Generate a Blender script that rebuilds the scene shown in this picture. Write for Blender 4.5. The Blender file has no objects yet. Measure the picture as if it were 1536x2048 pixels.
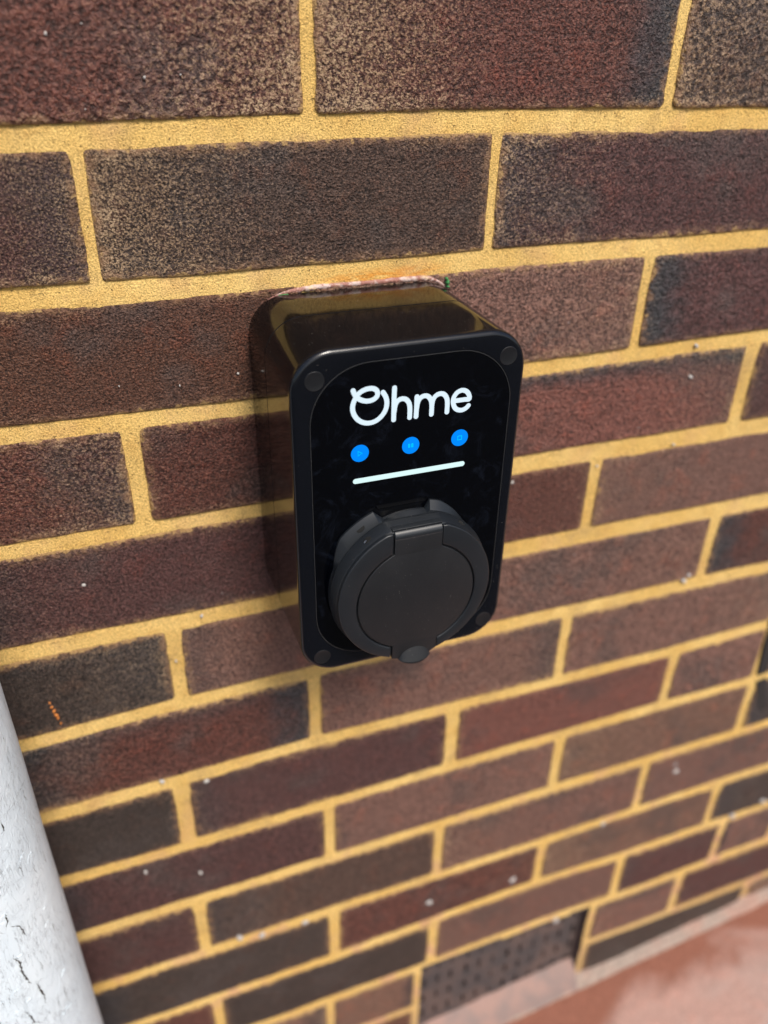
import bpy, bmesh, math, random
from mathutils import Vector, noise, geometry
sc = bpy.context.scene
C = sc.collection
R = math.radians
random.seed(11)

# ---------------------------------------------------------------- camera, sky, sun, exposure
cam_d = bpy.data.cameras.new('camera')
cam = bpy.data.objects.new('camera', cam_d); C.objects.link(cam)
cam.location = (-0.127851, -0.459121, 0.058890)
cam.rotation_euler = (1.01901781, -0.01522421, -0.35506305)
cam_d.sensor_fit = 'HORIZONTAL'; cam_d.sensor_width = 36.0
cam_d.lens = 36.0 * 1670.34 / 1536.0
cam_d.clip_start = 0.01; cam_d.clip_end = 600
cam_d.dof.use_dof = True
cam_d.dof.focus_distance = 0.452
cam_d.dof.aperture_fstop = 5.2
sc.camera = cam

SUN_EL, SUN_AZ = 52.0, 9.0            # azimuth: degrees to the right of straight out from the wall
world = bpy.data.worlds.new('World'); sc.world = world; world.use_nodes = True
wn = world.node_tree; wn.nodes.clear()
sky = wn.nodes.new('ShaderNodeTexSky'); sky.sky_type = 'NISHITA'; sky.sun_disc = False
sky.sun_elevation = R(SUN_EL); sky.sun_rotation = R(180 - SUN_AZ); sky.dust_density = 3.0; sky.air_density = 1.0
bgn = wn.nodes.new('ShaderNodeBackground'); bgn.inputs['Strength'].default_value = 0.095
wo = wn.nodes.new('ShaderNodeOutputWorld')
wn.links.new(sky.outputs[0], bgn.inputs[0]); wn.links.new(bgn.outputs[0], wo.inputs[0])

sd = bpy.data.lights.new('sun', 'SUN'); sun = bpy.data.objects.new('sun', sd); C.objects.link(sun)
sd.energy = 2.3; sd.angle = R(16); sd.color = (1.0, 0.935, 0.84)
sdir = Vector((math.sin(R(SUN_AZ)) * math.cos(R(SUN_EL)), -math.cos(R(SUN_AZ)) * math.cos(R(SUN_EL)), math.sin(R(SUN_EL))))
sun.rotation_euler = sdir.to_track_quat('Z', 'Y').to_euler()
sc.view_settings.view_transform = 'Standard'; sc.view_settings.look = 'None'
sc.view_settings.gamma = 1.0; sc.view_settings.use_curve_mapping = False
sc.view_settings.exposure = 0.70

# ---------------------------------------------------------------- helpers
MM = 0.001

def obj(name, me, mat=None, parent=None, smooth=True):
    if mat is not None:
        me.materials.clear(); me.materials.append(mat)
    if smooth:
        for f in me.polygons: f.use_smooth = True
    o = bpy.data.objects.new(name, me); C.objects.link(o)
    if parent is not None: o.parent = parent
    return o

def tag(o, label=None, cat=None, group=None, kind=None):
    if label: o['label'] = label
    if cat: o['category'] = cat
    if group: o['group'] = group
    if kind: o['kind'] = kind
    return o

def empty(name, loc=(0, 0, 0)):
    o = bpy.data.objects.new(name, None); C.objects.link(o); o.location = loc
    o.empty_display_size = 0.05
    return o

def mesh(name, verts, faces):
    me = bpy.data.meshes.new(name); me.from_pydata(verts, [], faces); me.update(); return me

class NT:
    def __init__(s, name):
        s.m = bpy.data.materials.new(name); s.m.use_nodes = True
        s.t = s.m.node_tree; s.n = s.t.nodes; s.b = s.n['Principled BSDF']
        tc = s.n.new('ShaderNodeTexCoord'); s.co = tc.outputs['Object']
    def link(s, a, b): s.t.links.new(a, b)
    def put(s, inp, v):
        if hasattr(v, 'is_linked') or hasattr(v, 'links'): s.link(v, inp)
        else: inp.default_value = v
    def math(s, op, a, b=0.0, clamp=False):
        n = s.n.new('ShaderNodeMath'); n.operation = op; n.use_clamp = clamp
        s.put(n.inputs[0], a); s.put(n.inputs[1], b); return n.outputs[0]
    def vmath(s, op, a, b):
        n = s.n.new('ShaderNodeVectorMath'); n.operation = op
        s.put(n.inputs[0], a); s.put(n.inputs[1], b); return n.outputs[0]
    def noise(s, vec, scale, detail=3.0, rough=0.55, dist=0.0):
        n = s.n.new('ShaderNodeTexNoise'); s.link(vec, n.inputs['Vector'])
        n.inputs['Scale'].default_value = scale; n.inputs['Detail'].default_value = detail
        n.inputs['Roughness'].default_value = rough; n.inputs['Distortion'].default_value = dist
        return n.outputs['Fac']
    def voro(s, vec, scale, feature='F1', rnd=1.0):
        n = s.n.new('ShaderNodeTexVoronoi'); n.feature = feature; s.link(vec, n.inputs['Vector'])
        n.inputs['Scale'].default_value = scale; n.inputs['Randomness'].default_value = rnd
        return n.outputs
    def step(s, v, lo, hi, a=0.0, b=1.0):
        n = s.n.new('ShaderNodeMapRange'); n.interpolation_type = 'SMOOTHSTEP'
        s.put(n.inputs['Value'], v); n.inputs['From Min'].default_value = lo; n.inputs['From Max'].default_value = hi
        n.inputs['To Min'].default_value = a; n.inputs['To Max'].default_value = b
        return n.outputs[0]
    def mix(s, f, a, b):
        n = s.n.new('ShaderNodeMix'); n.data_type = 'RGBA'
        s.put(n.inputs[0], f); s.put(n.inputs[6], a); s.put(n.inputs[7], b); return n.outputs[2]
    def mul(s, f, a, b):
        n = s.n.new('ShaderNodeMix'); n.data_type = 'RGBA'; n.blend_type = 'MULTIPLY'
        s.put(n.inputs[0], f); s.put(n.inputs[6], a); s.put(n.inputs[7], b); return n.outputs[2]
    def attr(s, name):
        n = s.n.new('ShaderNodeAttribute'); n.attribute_type = 'OBJECT'; n.attribute_name = name; return n.outputs['Fac']
    def sep(s, v):
        n = s.n.new('ShaderNodeSeparateXYZ'); s.link(v, n.inputs[0]); return n.outputs
    def grey(s, v):
        n = s.n.new('ShaderNodeCombineColor'); [s.put(n.inputs[i], v) for i in range(3)]; return n.outputs[0]
    def bump(s, h, dist, strength=1.0):
        n = s.n.new('ShaderNodeBump'); n.inputs['Distance'].default_value = dist
        n.inputs['Strength'].default_value = strength; s.put(n.inputs['Height'], h)
        s.link(n.outputs[0], s.b.inputs['Normal'])
    def set(s, **k):
        for a, v in k.items(): s.put(s.b.inputs[a.replace('_', ' ')], v)
        return s.m

def c4(r, g, b): return (r, g, b, 1.0)

# ---------------------------------------------------------------- materials
def brick_material():
    t = NT('fired_brick')
    oi = t.n.new('ShaderNodeObjectInfo')
    off = t.vmath('SCALE', (1.0, 0.7, 1.3), (0, 0, 0)); off.node.inputs['Scale'].default_value = 1.0
    rnd = t.math('MULTIPLY', oi.outputs['Random'], 37.0); t.link(rnd, off.node.inputs['Scale'])
    co = t.vmath('ADD', t.co, off)
    x, y, z = t.sep(t.co)[:3]
    xn = t.math('DIVIDE', x, t.attr('half_length'))
    zn = t.math('DIVIDE', z, 0.0322)
    big = t.noise(co, 14, 3, 0.6)
    mid = t.noise(co, 60, 3, 0.6)
    cs = t.vmath('SCALE', co, (0, 0, 0)); t.link(t.attr('coarse'), cs.node.inputs['Scale'])
    pit = t.noise(cs, 620, 3.0, 0.68)
    wn_ = t.n.new('ShaderNodeTexNoise'); t.link(cs, wn_.inputs['Vector']); wn_.inputs['Scale'].default_value = 380; wn_.inputs['Detail'].default_value = 2
    wsc = t.vmath('SCALE', wn_.outputs['Color'], (0, 0, 0)); wsc.node.inputs['Scale'].default_value = 0.0034
    wc = t.vmath('ADD', cs, wsc)
    cell = t.voro(wc, 480)['Distance']
    cell2 = t.voro(wc, 1000)['Distance']
    pit2 = t.noise(cs, 330, 3.0, 0.65)
    sand = t.noise(co, 1900, 2, 0.7)
    base = oi.outputs['Color']
    grey = t.mix(0.72, base, c4(0.046, 0.036, 0.033))
    col = t.mix(t.step(big, 0.50, 0.68, 0, 0.8), base, grey)
    red = t.mul(1.0, base, c4(1.42, 1.0, 0.85))
    col = t.mix(t.step(mid, 0.52, 0.72, 0, 0.55), col, red)
    # kiln-burnt ends and edge, blue-black
    wob = t.math('MULTIPLY', t.math('SUBTRACT', mid, 0.5), 0.55)
    bl = t.math('MULTIPLY', t.step(t.math('ADD', t.math('MULTIPLY', xn, -1.0), wob), 0.58, 0.98), t.attr('burn_left'))
    br = t.math('MULTIPLY', t.step(t.math('ADD', xn, wob), 0.58, 0.98), t.attr('burn_right'))
    bt = t.math('MULTIPLY', t.step(t.math('ADD', zn, wob), 0.45, 0.95), t.attr('burn_top'))
    burn = t.math('ADD', t.math('ADD', bl, br), bt, True)
    col = t.mix(burn, col, c4(0.023, 0.0225, 0.025))
    # tan mortar wash lying in the pits, strongest near the edges
    ex = t.step(t.math('ABSOLUTE', xn), 0.86, 1.0); ez = t.step(t.math('ABSOLUTE', zn), 0.62, 1.0)
    edge = t.math('MAXIMUM', ex, ez)
    side = t.step(t.math('MULTIPLY', xn, t.attr('wash_side')), -0.15, 0.95, 0.0, 1.0)
    wash = t.math('MULTIPLY', t.attr('wash'), t.math('ADD', t.math('MULTIPLY', side, 0.9), 0.16))
    wash = t.math('ADD', wash, t.math('MULTIPLY', edge, t.step(mid, 0.38, 0.68, 0.05, 0.62)))
    thr = t.math('ADD', t.math('ADD', t.math('MULTIPLY', pit, .6), t.math('MULTIPLY', sand, .4)), t.math('MULTIPLY', wash, 0.085))
    spk = t.step(thr, 0.555, 0.645)
    spk = t.math('MULTIPLY', spk, t.math('MULTIPLY', wash, 1.0, True))
    tanc = t.mix(mid, c4(0.30, 0.175, 0.09), c4(0.46, 0.34, 0.215))
    # pits darker, grains lighter
    tone = t.step(t.math('ADD', t.math('MULTIPLY', pit, .7), t.math('MULTIPLY', pit2, .3)), 0.38, 0.62, 0.36, 1.85)
    col = t.mul(1.0, col, t.grey(tone))
    col = t.mul(1.0, col, t.grey(t.step(t.math('ADD', t.math('MULTIPLY', cell, .6), t.math('MULTIPLY', cell2, .4)), 0.13, 0.43, 0.16, 1.34)))
    tone2 = t.step(sand, 0.3, 0.7, 0.62, 1.38)
    col = t.mul(1.0, col, t.grey(tone2))
    col = t.mix(spk, col, tanc)
    rub = t.math('MULTIPLY', t.step(edge, 0.55, 1.0), t.step(t.noise(co, 170, 3, 0.6), 0.47, 0.60))
    col = t.mix(t.math('MULTIPLY', rub, 0.42), col, c4(0.36, 0.20, 0.10))
    dmm = t.math('MINIMUM', t.math('MULTIPLY', t.math('SUBTRACT', 1.0, t.math('ABSOLUTE', xn)), t.attr('half_length')),
                 t.math('MULTIPLY', t.math('SUBTRACT', 1.0, t.math('ABSOLUTE', zn)), 0.0322))
    rag = t.math('SUBTRACT', t.noise(co, 150, 4, 0.65), 0.5)
    sm = t.step(t.math('SUBTRACT', dmm, t.math('MULTIPLY', rag, 0.017)), -0.0002, 0.0009, 1, 0)
    col = t.mix(t.math('MULTIPLY', sm, 0.85), col, t.mix(pit, c4(0.34, 0.20, 0.07), c4(0.64, 0.43, 0.16)))
    halo = t.step(t.math('SUBTRACT', dmm, t.math('MULTIPLY', rag, 0.022)), 0.0, 0.0055, 1, 0)
    col = t.mix(t.math('MULTIPLY', halo, 0.30), col, c4(0.22, 0.12, 0.08))
    v = t.voro(co, 95)
    white = t.math('MULTIPLY', t.step(v['Distance'], 0.045, 0.09, 1, 0), t.step(t.sep(v['Color'])[0], 0.93, 0.94))
    col = t.mix(t.math('MULTIPLY', white, 0.35), col, c4(0.55, 0.54, 0.52))
    h = t.math('ADD', t.math('MULTIPLY', pit, 0.35), t.math('MULTIPLY', pit2, 0.35))
    h = t.math('ADD', h, t.math('MULTIPLY', cell, 0.36))
    h = t.math('ADD', h, t.math('MULTIPLY', cell2, 0.20))
    h = t.math('ADD', h, t.math('MULTIPLY', sand, 0.14))
    h = t.math('ADD', h, t.math('MULTIPLY', mid, 0.7))
    t.bump(h, 0.0028, 1.0)
    return t.set(Base_Color=col, Roughness=t.step(pit, 0.3, 0.7, 0.56, 0.40), Specular_IOR_Level=0.38)

def mortar_material():
    t = NT('yellow_sand_mortar')
    big = t.noise(t.co, 9, 4, 0.6); mid = t.noise(t.co, 70, 3, 0.6)
    fine = t.noise(t.co, 1100, 2, 0.7); grit = t.noise(t.co, 620, 2, 0.6)
    col = t.mix(t.step(big, 0.35, 0.65), c4(0.67, 0.425, 0.125), c4(0.745, 0.51, 0.18))
    col = t.mix(t.step(mid, 0.45, 0.75, 0, 0.5), col, c4(0.58, 0.33, 0.09))
    col = t.mix(t.step(t.noise(t.co, 26, 4, 0.65), 0.5, 0.7, 0, 0.6), col, c4(0.50, 0.33, 0.13))
    col = t.mul(1.0, col, t.grey(t.step(fine, 0.32, 0.68, 0.66, 1.24)))
    dots = t.step(grit, 0.65, 0.71)
    col = t.mix(t.math('MULTIPLY', dots, 0.75), col, c4(0.13, 0.085, 0.035))
    x, y, z = t.sep(t.co)[:3]
    # orange stain along the joint over the charger
    st = t.math('MULTIPLY', t.step(t.math('ABSOLUTE', t.math('SUBTRACT', x, 0.045)), 0.012, 0.055, 1, 0),
                t.step(t.math('ABSOLUTE', t.math('ADD', z, 0.0815)), 0.002, 0.009, 1, 0))
    stn = t.noise(t.vmath('MULTIPLY', t.co, (0.35, 1, 1.6)), 240, 3, 0.6)
    col = t.mix(t.math('MULTIPLY', st, t.step(stn, 0.38, 0.6, 0.1, 0.8)), col, c4(0.62, 0.24, 0.028))
    # splashed, greyer and pinker near the ground
    low = t.step(t.math('ADD', z, t.math('MULTIPLY', mid, 0.12)), -0.93, -0.74, 1, 0)
    col = t.mix(t.math('MULTIPLY', low, 0.62), col, c4(0.42, 0.29, 0.17))
    pk = t.math('MULTIPLY', t.step(t.noise(t.co, 24, 3, 0.6), 0.52, 0.66), t.step(z, -0.95, -0.40, 0.8, 0.15))
    col = t.mix(pk, col, c4(0.52, 0.27, 0.19))
    h = t.math('ADD', fine, t.math('MULTIPLY', dots, -0.9))
    h = t.math('ADD', h, t.math('MULTIPLY', mid, 1.2))
    t.bump(h, 0.0012, 0.9)
    return t.set(Base_Color=col, Roughness=0.85, Specular_IOR_Level=0.25)

def plastic(name, base, rough, dust=0.0, grain=0.0, spec=0.5, ior=1.5, dscale=420):
    t = NT(name)
    col = base
    if dust > 0:
        v = t.voro(t.co, dscale)
        d = t.math('MULTIPLY', t.step(v['Distance'], 0.10, 0.17, 1, 0), t.step(t.sep(v['Color'])[0], 1 - dust, 1 - dust + 0.01))
        big = t.noise(t.co, 55, 3, 0.6)
        d = t.math('MULTIPLY', d, t.step(big, 0.45, 0.6))
        col = t.mix(t.math('MULTIPLY', d, 0.55), base, c4(0.36, 0.33, 0.30))
        sm = t.noise(t.co, 30, 4, 0.7)
        rough = t.step(sm, 0.35, 0.7, rough, rough * 1.22)
    if grain > 0:
        t.bump(t.noise(t.co, 2400, 2, 0.6), grain, 1.0)
    return t.set(Base_Color=col, Roughness=rough, Specular_IOR_Level=spec, IOR=ior)

M = {}
M['brick'] = brick_material()
M['mortar'] = mortar_material()
M['shell'] = plastic('gloss_black_shell', c4(0.0045, 0.0038, 0.0038), 0.085, 0.20, 0, 0.33, 1.31, 620)
M['frame'] = plastic('satin_black_frame', c4(0.0016, 0.0024, 0.0046), 0.19, 0.05, 0, 0.5, 1.5, 700)
M['cap'] = plastic('rubber_screw_cap', c4(0.0030, 0.0038, 0.0055), 0.42, 0.03, 0.00006)
M['glass'] = plastic('black_glass', c4(0.0002, 0.0004, 0.0012), 0.03, 0, 0, 0.4, 1.45)
gt = NT('black_glass_painted_reflections')
gs = gt.noise(gt.vmath('MULTIPLY', gt.co, (1, 1, .6)), 38, 4, .6, .8)
gt.set(Base_Color=gt.mix(gt.step(gt.noise(gt.co, 55, 5, .7, 1.5), .5, .75), c4(0.0003, 0.0005, 0.0013), c4(0.0040, 0.0055, 0.0100)), Roughness=gt.step(gs, .45, .68, .03, .075), Specular_IOR_Level=.4, IOR=1.4)  # bluish patches paint faint reflections into the colour; roughness varies like smudges
M['glass'] = gt.m
M['gasket'] = plastic('dusty_gasket', c4(0.020, 0.021, 0.023), 0.45, 0.6, 0, 0.5, 1.5, 1300)
M['socket'] = plastic('socket_plastic', c4(0.0075, 0.0095, 0.0125), 0.40, 0.05, 0.00004, 0.5, 1.5, 800)
M['lid'] = plastic('textured_lid_plastic', c4(0.0066, 0.0074, 0.0092), 0.43, 0.16, 0.00012, 0.5, 1.5, 900)
M['barrel'] = plastic('smooth_hinge_plastic', c4(0.012, 0.0145, 0.018), 0.30, 0.05, 0, 0.6, 1.5, 900)
M['hole'] = NT('dark_hole').set(Base_Color=c4(0.002, 0.002, 0.002), Roughness=0.9)
M['steel'] = NT('bright_steel').set(Base_Color=c4(0.6, 0.62, 0.65), Metallic=1.0, Roughness=0.25)

def lamp(name, col, s):
    t = NT(name); t.set(Base_Color=c4(0, 0, 0), Specular_IOR_Level=0.1, Emission_Color=col, Emission_Strength=s, Roughness=0.3); return t.m
M['white_led'] = lamp('white_backlight', c4(0.72, 0.86, 0.95), 0.66)
M['bar_led'] = lamp('pale_cyan_backlight', c4(0.70, 0.93, 0.93), 0.66)
M['blue_led'] = lamp('blue_backlight', c4(0.0, 0.24, 0.96), 0.68)
M['cyan_led'] = lamp('cyan_icon_backlight', c4(0.0, 0.66, 0.85), 0.68)

# ---------------------------------------------------------------- brick wall
BEDS = {0: [(-148, 0), (1, 1.3), (165, 1.1), (302, -1.8)], 1: [(-164, .7), (-63, -1.6), (120, -.6), (311, -2.8)],
        2: [(-179, 1), (-61, -1.5), (156, -1.1), (341, .5)], 3: [(-195, 1.1), (-52, .5), (149, .7), (374, -.8)],
        4: [(-211, -.1), (-33, -.9), (146, 2.3), (398, -1.1)], 5: [(-213, -2.8), (-105, .9), (142, 3.4), (422, -1.2)],
        6: [(-215, -2.9), (-118, -.5), (-6, 3), (330, -2.7), (431, .7)], 7: [(-215, -1.7), (-119, -2.4), (111, 2), (347, 3), (458, 1.5)],
        8: [(-216, 0), (240, 3), (338, 2)], 9: [(-214, -3), (6, -1), (228, -2), (448, 0)],
        10: [(-184, -3), (2, -4), (108, 1), (231, 5), (334, 0)], 11: [(106, -3), (247, 1), (339, -4), (566, 1)],
        12: [(319, -7), (444, -8), (592, -5)]}
THICK = {0: 11.4, 1: 11.0, 2: 9.6, 3: 11.0, 4: 12.4, 5: 10.8, 6: 10.6, 7: 10.4, 12: 10.5}
PERPS = {-1: {0: (2, 6.2), 225: (-1, 7)}, 0: {-112.5: (-3, 5.4), 112.5: (-1, 5.4)}, 1: {225: (6, 7)},
         2: {-112.5: (1.5, 9.4), 337.5: (1, 11.5)}, 3: {225: (-9, 9)}, 4: {-112.5: (8, 9.2), 337.5: (8, 9)},
         5: {0: (-7, 9), 225: (-12, 9)}, 6: {-112.5: (-3, 11.5), 112.5: (1, 11.5), 337.5: (2, 9)},
         7: {0: (2, 9), 225: (3, 10), 450: (2, 10)}, 8: {-112.5: (-4, 9), 337.5: (2, 9)}, 9: {0: (4, 10), 225: (4, 9), 450: (1, 9)},
         10: {-112.5: (-2, 9), 112.5: (-2, 10), 337.5: (2, 10)}, 11: {450: (-12, 11)}}
EXTRA = {6: [450], 10: [478]}
ROW0, ROW1 = -6, 15
XMIN, XMAX = -760, 1240

def bed(j, x):
    """height of the middle of bed joint j at x, mm"""
    w = noise.noise((x * 0.012, j * 3.7, 1.5)) * 1.3 + noise.noise((x * 0.035, j * 5.1, 7.5)) * 0.5
    p = BEDS.get(j)
    d = 0.0
    if p:
        if x <= p[0][0]: d = p[0][1]
        elif x >= p[-1][0]: d = p[-1][1]
        else:
            for a, b in zip(p, p[1:]):
                if a[0] <= x <= b[0]:
                    d = a[1] + (b[1] - a[1]) * (x - a[0]) / (b[0] - a[0]); break
    return -75.0 * j + d + w * (0.5 if p else 1.0)

def thick(j, x=0.0):
    k = min(1.0, max(0.0, (x + 30.0) / 150.0))
    if j == 3: return 9.2 + 4.4 * k
    if j == 4: return 11.6 + 2.2 * k
    if j == 5: return 10.2 + 1.2 * k
    return THICK.get(j, 10.4)

VX0, VX1, VZ0, VZ1 = 100.0, 312.0, -985.0, -832.0       # opening of the air vent
def ground_z(x):
    x = max(-2500.0, min(3500.0, x))
    return -981.0 + (x - 331.0) * 0.128

wall = empty('brick_wall', (0, 0, 0))
tag(wall, 'dark red-brown brick wall pointed with yellow sand mortar, behind the black charger', 'brick wall')

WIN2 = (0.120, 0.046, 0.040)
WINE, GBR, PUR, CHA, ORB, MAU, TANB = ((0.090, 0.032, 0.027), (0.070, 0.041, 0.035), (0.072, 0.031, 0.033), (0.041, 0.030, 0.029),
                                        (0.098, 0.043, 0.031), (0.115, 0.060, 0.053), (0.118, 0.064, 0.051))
# per row: left joint position -> (colour, wash, wash side, burnt left, burnt right, burnt top); paler colours at right paint in the glare
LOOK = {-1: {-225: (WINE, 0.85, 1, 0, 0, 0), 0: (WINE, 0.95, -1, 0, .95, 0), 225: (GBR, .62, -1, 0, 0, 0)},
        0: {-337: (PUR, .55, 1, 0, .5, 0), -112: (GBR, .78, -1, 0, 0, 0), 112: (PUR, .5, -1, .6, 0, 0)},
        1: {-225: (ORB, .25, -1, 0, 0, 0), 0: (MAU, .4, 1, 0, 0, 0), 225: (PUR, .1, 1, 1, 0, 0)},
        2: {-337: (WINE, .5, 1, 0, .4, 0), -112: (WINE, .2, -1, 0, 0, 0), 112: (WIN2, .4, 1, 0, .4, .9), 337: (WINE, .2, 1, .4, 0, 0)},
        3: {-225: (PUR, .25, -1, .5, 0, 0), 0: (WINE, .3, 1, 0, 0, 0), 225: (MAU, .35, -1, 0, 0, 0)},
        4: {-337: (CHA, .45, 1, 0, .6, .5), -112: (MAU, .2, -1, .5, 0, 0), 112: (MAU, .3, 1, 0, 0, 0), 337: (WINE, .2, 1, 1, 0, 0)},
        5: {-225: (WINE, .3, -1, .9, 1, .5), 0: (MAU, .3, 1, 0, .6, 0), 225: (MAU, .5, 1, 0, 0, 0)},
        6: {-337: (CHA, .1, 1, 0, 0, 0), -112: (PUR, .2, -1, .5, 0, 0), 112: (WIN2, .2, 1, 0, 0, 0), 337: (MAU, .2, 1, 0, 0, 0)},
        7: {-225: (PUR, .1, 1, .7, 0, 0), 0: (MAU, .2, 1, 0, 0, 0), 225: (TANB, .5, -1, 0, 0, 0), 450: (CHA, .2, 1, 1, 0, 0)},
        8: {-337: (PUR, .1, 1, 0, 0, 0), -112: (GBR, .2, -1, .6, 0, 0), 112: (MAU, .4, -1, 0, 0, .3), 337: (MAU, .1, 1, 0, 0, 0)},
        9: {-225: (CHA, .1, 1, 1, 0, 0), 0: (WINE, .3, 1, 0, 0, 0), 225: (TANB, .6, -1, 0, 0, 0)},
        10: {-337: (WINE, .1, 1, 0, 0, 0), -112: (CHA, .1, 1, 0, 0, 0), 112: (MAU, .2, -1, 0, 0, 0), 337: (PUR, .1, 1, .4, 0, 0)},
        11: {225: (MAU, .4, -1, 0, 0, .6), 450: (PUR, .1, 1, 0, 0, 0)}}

def joints(row):
    off = 0.0 if row % 2 else 112.5
    ps = []
    k = math.floor((XMIN - off) / 225.0)
    while k * 225 + off < XMAX + 225:
        u = k * 225 + off
        d, w = PERPS.get(row, {}).get(u, (random.uniform(-3.5, 3.5), random.uniform(7.5, 10)))
        if not (row == 12 and abs(u - 337.5) < 1): ps.append((u + d, w))
        k += 1
    for e in EXTRA.get(row, []): ps.append((e + random.uniform(-1, 1), 9.0))
    ps.sort(); return ps

perp_lines = []          # (row, x centre, width, open?)
n_b = 0
for row in range(ROW0, ROW1):
    ps = joints(row)
    for q in ps: perp_lines.append((row, q[0], q[1]))
    for (xa, wa), (xb, wb) in zip(ps, ps[1:]):
        x0, x1 = xa + wa / 2, xb - wb / 2
        if row in (11, 12, 13):                      # the vent's opening cuts these courses
            if x0 < VX1 + 5 and x1 > VX0 - 5:
                if x0 < VX0 - 8 and x1 <= VX1 + 120: x1 = VX0 - 8
                elif x1 > VX1 + 8: x0 = VX1 + 8
                else: continue
                if x1 - x0 < 20: continue
        xm = (x0 + x1) / 2; L = x1 - x0
        jt, jb = row, row + 1                    # joint above and below
        zc = (bed(jt, xm) - thick(jt) / 2 + bed(jb, xm) + thick(jb) / 2) / 2
        if zc < ground_z(xm) - 60: continue
        near = -330 < xm < 420 and row <= 5
        step = 1.9 if near else (3.2 if (-330 < xm < 640 and row < 13) else 9.0)
        nx, nz = max(6, int(L / step)), max(6, int(64 / step))
        seed = row * 31.7 + xa * 0.013
        rise = random.uniform(-0.5, 0.5); tiltx = random.uniform(-0.4, 0.4); tiltz = random.uniform(-0.4, 0.4)
        rag = random.uniform(0.5, 1.25); rad = random.uniform(2.6, 4.6)
        verts, faces = [], []
        def nz_(a, b, f, s): return noise.noise((a * f, b * f, s))
        for j in range(nz + 1):
            tz = j / nz
            tz = 0.5 - 0.5 * math.cos(math.pi * tz) * (abs(math.cos(math.pi * tz)) ** -0.35 if abs(math.cos(math.pi * tz)) > 1e-6 else 0)
            for i in range(nx + 1):
                tx = i / nx
                x = x0 + L * tx
                zt = bed(jt, x) - thick(jt, x) / 2; zb = bed(jb, x) + thick(jb, x) / 2
                # ragged arrises
                rt = max(0, nz_(x, 0, .09, seed) * 1.1 + nz_(x, 0, .5, seed + 3) * .45) * rag
                rb = max(0, nz_(x, 9, .09, seed + 5) * 1.1 + nz_(x, 9, .35, seed + 8) * 0.6) * rag
                z = (zb + rb) + (zt - rt - zb - rb) * tz
                el = max(0, nz_(0, z, .11, seed + 11) * 1.6 + nz_(0, z, .55, seed + 12) * 1.1) * rag
                er = max(0, nz_(5, z, .11, seed + 21) * 1.6 + nz_(5, z, .55, seed + 22) * 1.1) * rag
                x = (x0 + el) + (L - el - er) * tx
                # rounded corners in plan
                dl, dr = x - x0, x1 - x; db, dt = z - zb, zt - z
                dx, dz = min(dl, dr), min(db, dt)
                if dx < rad and dz < rad:
                    vx, vz = rad - dx, rad - dz; rr = math.hypot(vx, vz)
                    if rr > rad:
                        s = rad / rr; sx = 1 if dl < dr else -1; sz = 1 if db < dt else -1
                        x += sx * (vx - vx * s); z += sz * (vz - vz * s)
                e = min(dx, dz)
                # face undulates, arris is rounded off
                y = -1.35 + rise * 0.5 + tiltx * (tx - .5) + tiltz * (tz - .5)
                y += nz_(x, z, .02, seed + 30) * 0.55 + nz_(x, z, .09, seed + 31) * 0.45
                y += 1.35 * max(0, 1 - e / 2.4) ** 2
                verts.append(((x - xm) * MM, y * MM, (z - zc) * MM))
        W = nx + 1
        for j in range(nz):
            for i in range(nx):
                a = j * W + i; faces.append((a, a + 1, a + W + 1, a + W))
        # returns into the wall
        ring = [i for i in range(W)] + [j * W + nx for j in range(1, nz + 1)] + [nz * W + i for i in range(nx - 1, -1, -1)] + [j * W for j in range(nz - 1, 0, -1)]
        base = len(verts)
        for r in ring: v = verts[r]; verts.append((v[0], 0.012, v[2]))
        n = len(ring)
        for k in range(n):
            a, b = ring[k], ring[(k + 1) % n]; faces.append((b, a, base + k, base + (k + 1) % n))
        o = obj('brick', mesh('brick', verts, faces), M['brick'], wall)
        o.location = (xm * MM, 0, zc * MM)
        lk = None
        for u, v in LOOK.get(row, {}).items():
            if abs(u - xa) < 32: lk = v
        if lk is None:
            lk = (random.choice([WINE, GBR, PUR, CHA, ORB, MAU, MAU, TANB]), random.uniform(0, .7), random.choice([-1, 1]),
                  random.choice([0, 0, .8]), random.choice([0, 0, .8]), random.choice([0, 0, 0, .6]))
        jit = random.uniform(0.92, 1.10) * (0.92 if lk[0] in (MAU, WIN2, TANB) else 0.66)  # paler tones stay lighter: they carry the glare over the right side
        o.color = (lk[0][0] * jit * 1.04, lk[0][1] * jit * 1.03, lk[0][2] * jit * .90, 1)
        o['half_length'] = L / 2 * MM; o['wash'] = lk[1]; o['wash_side'] = float(lk[2])
        o['coarse'] = random.uniform(.74, 1.4) * (0.8 if row < 0 else 1.1); o['burn_left'] = float(lk[3]); o['burn_right'] = float(lk[4]); o['burn_top'] = float(lk[5])
        n_b += 1

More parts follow.
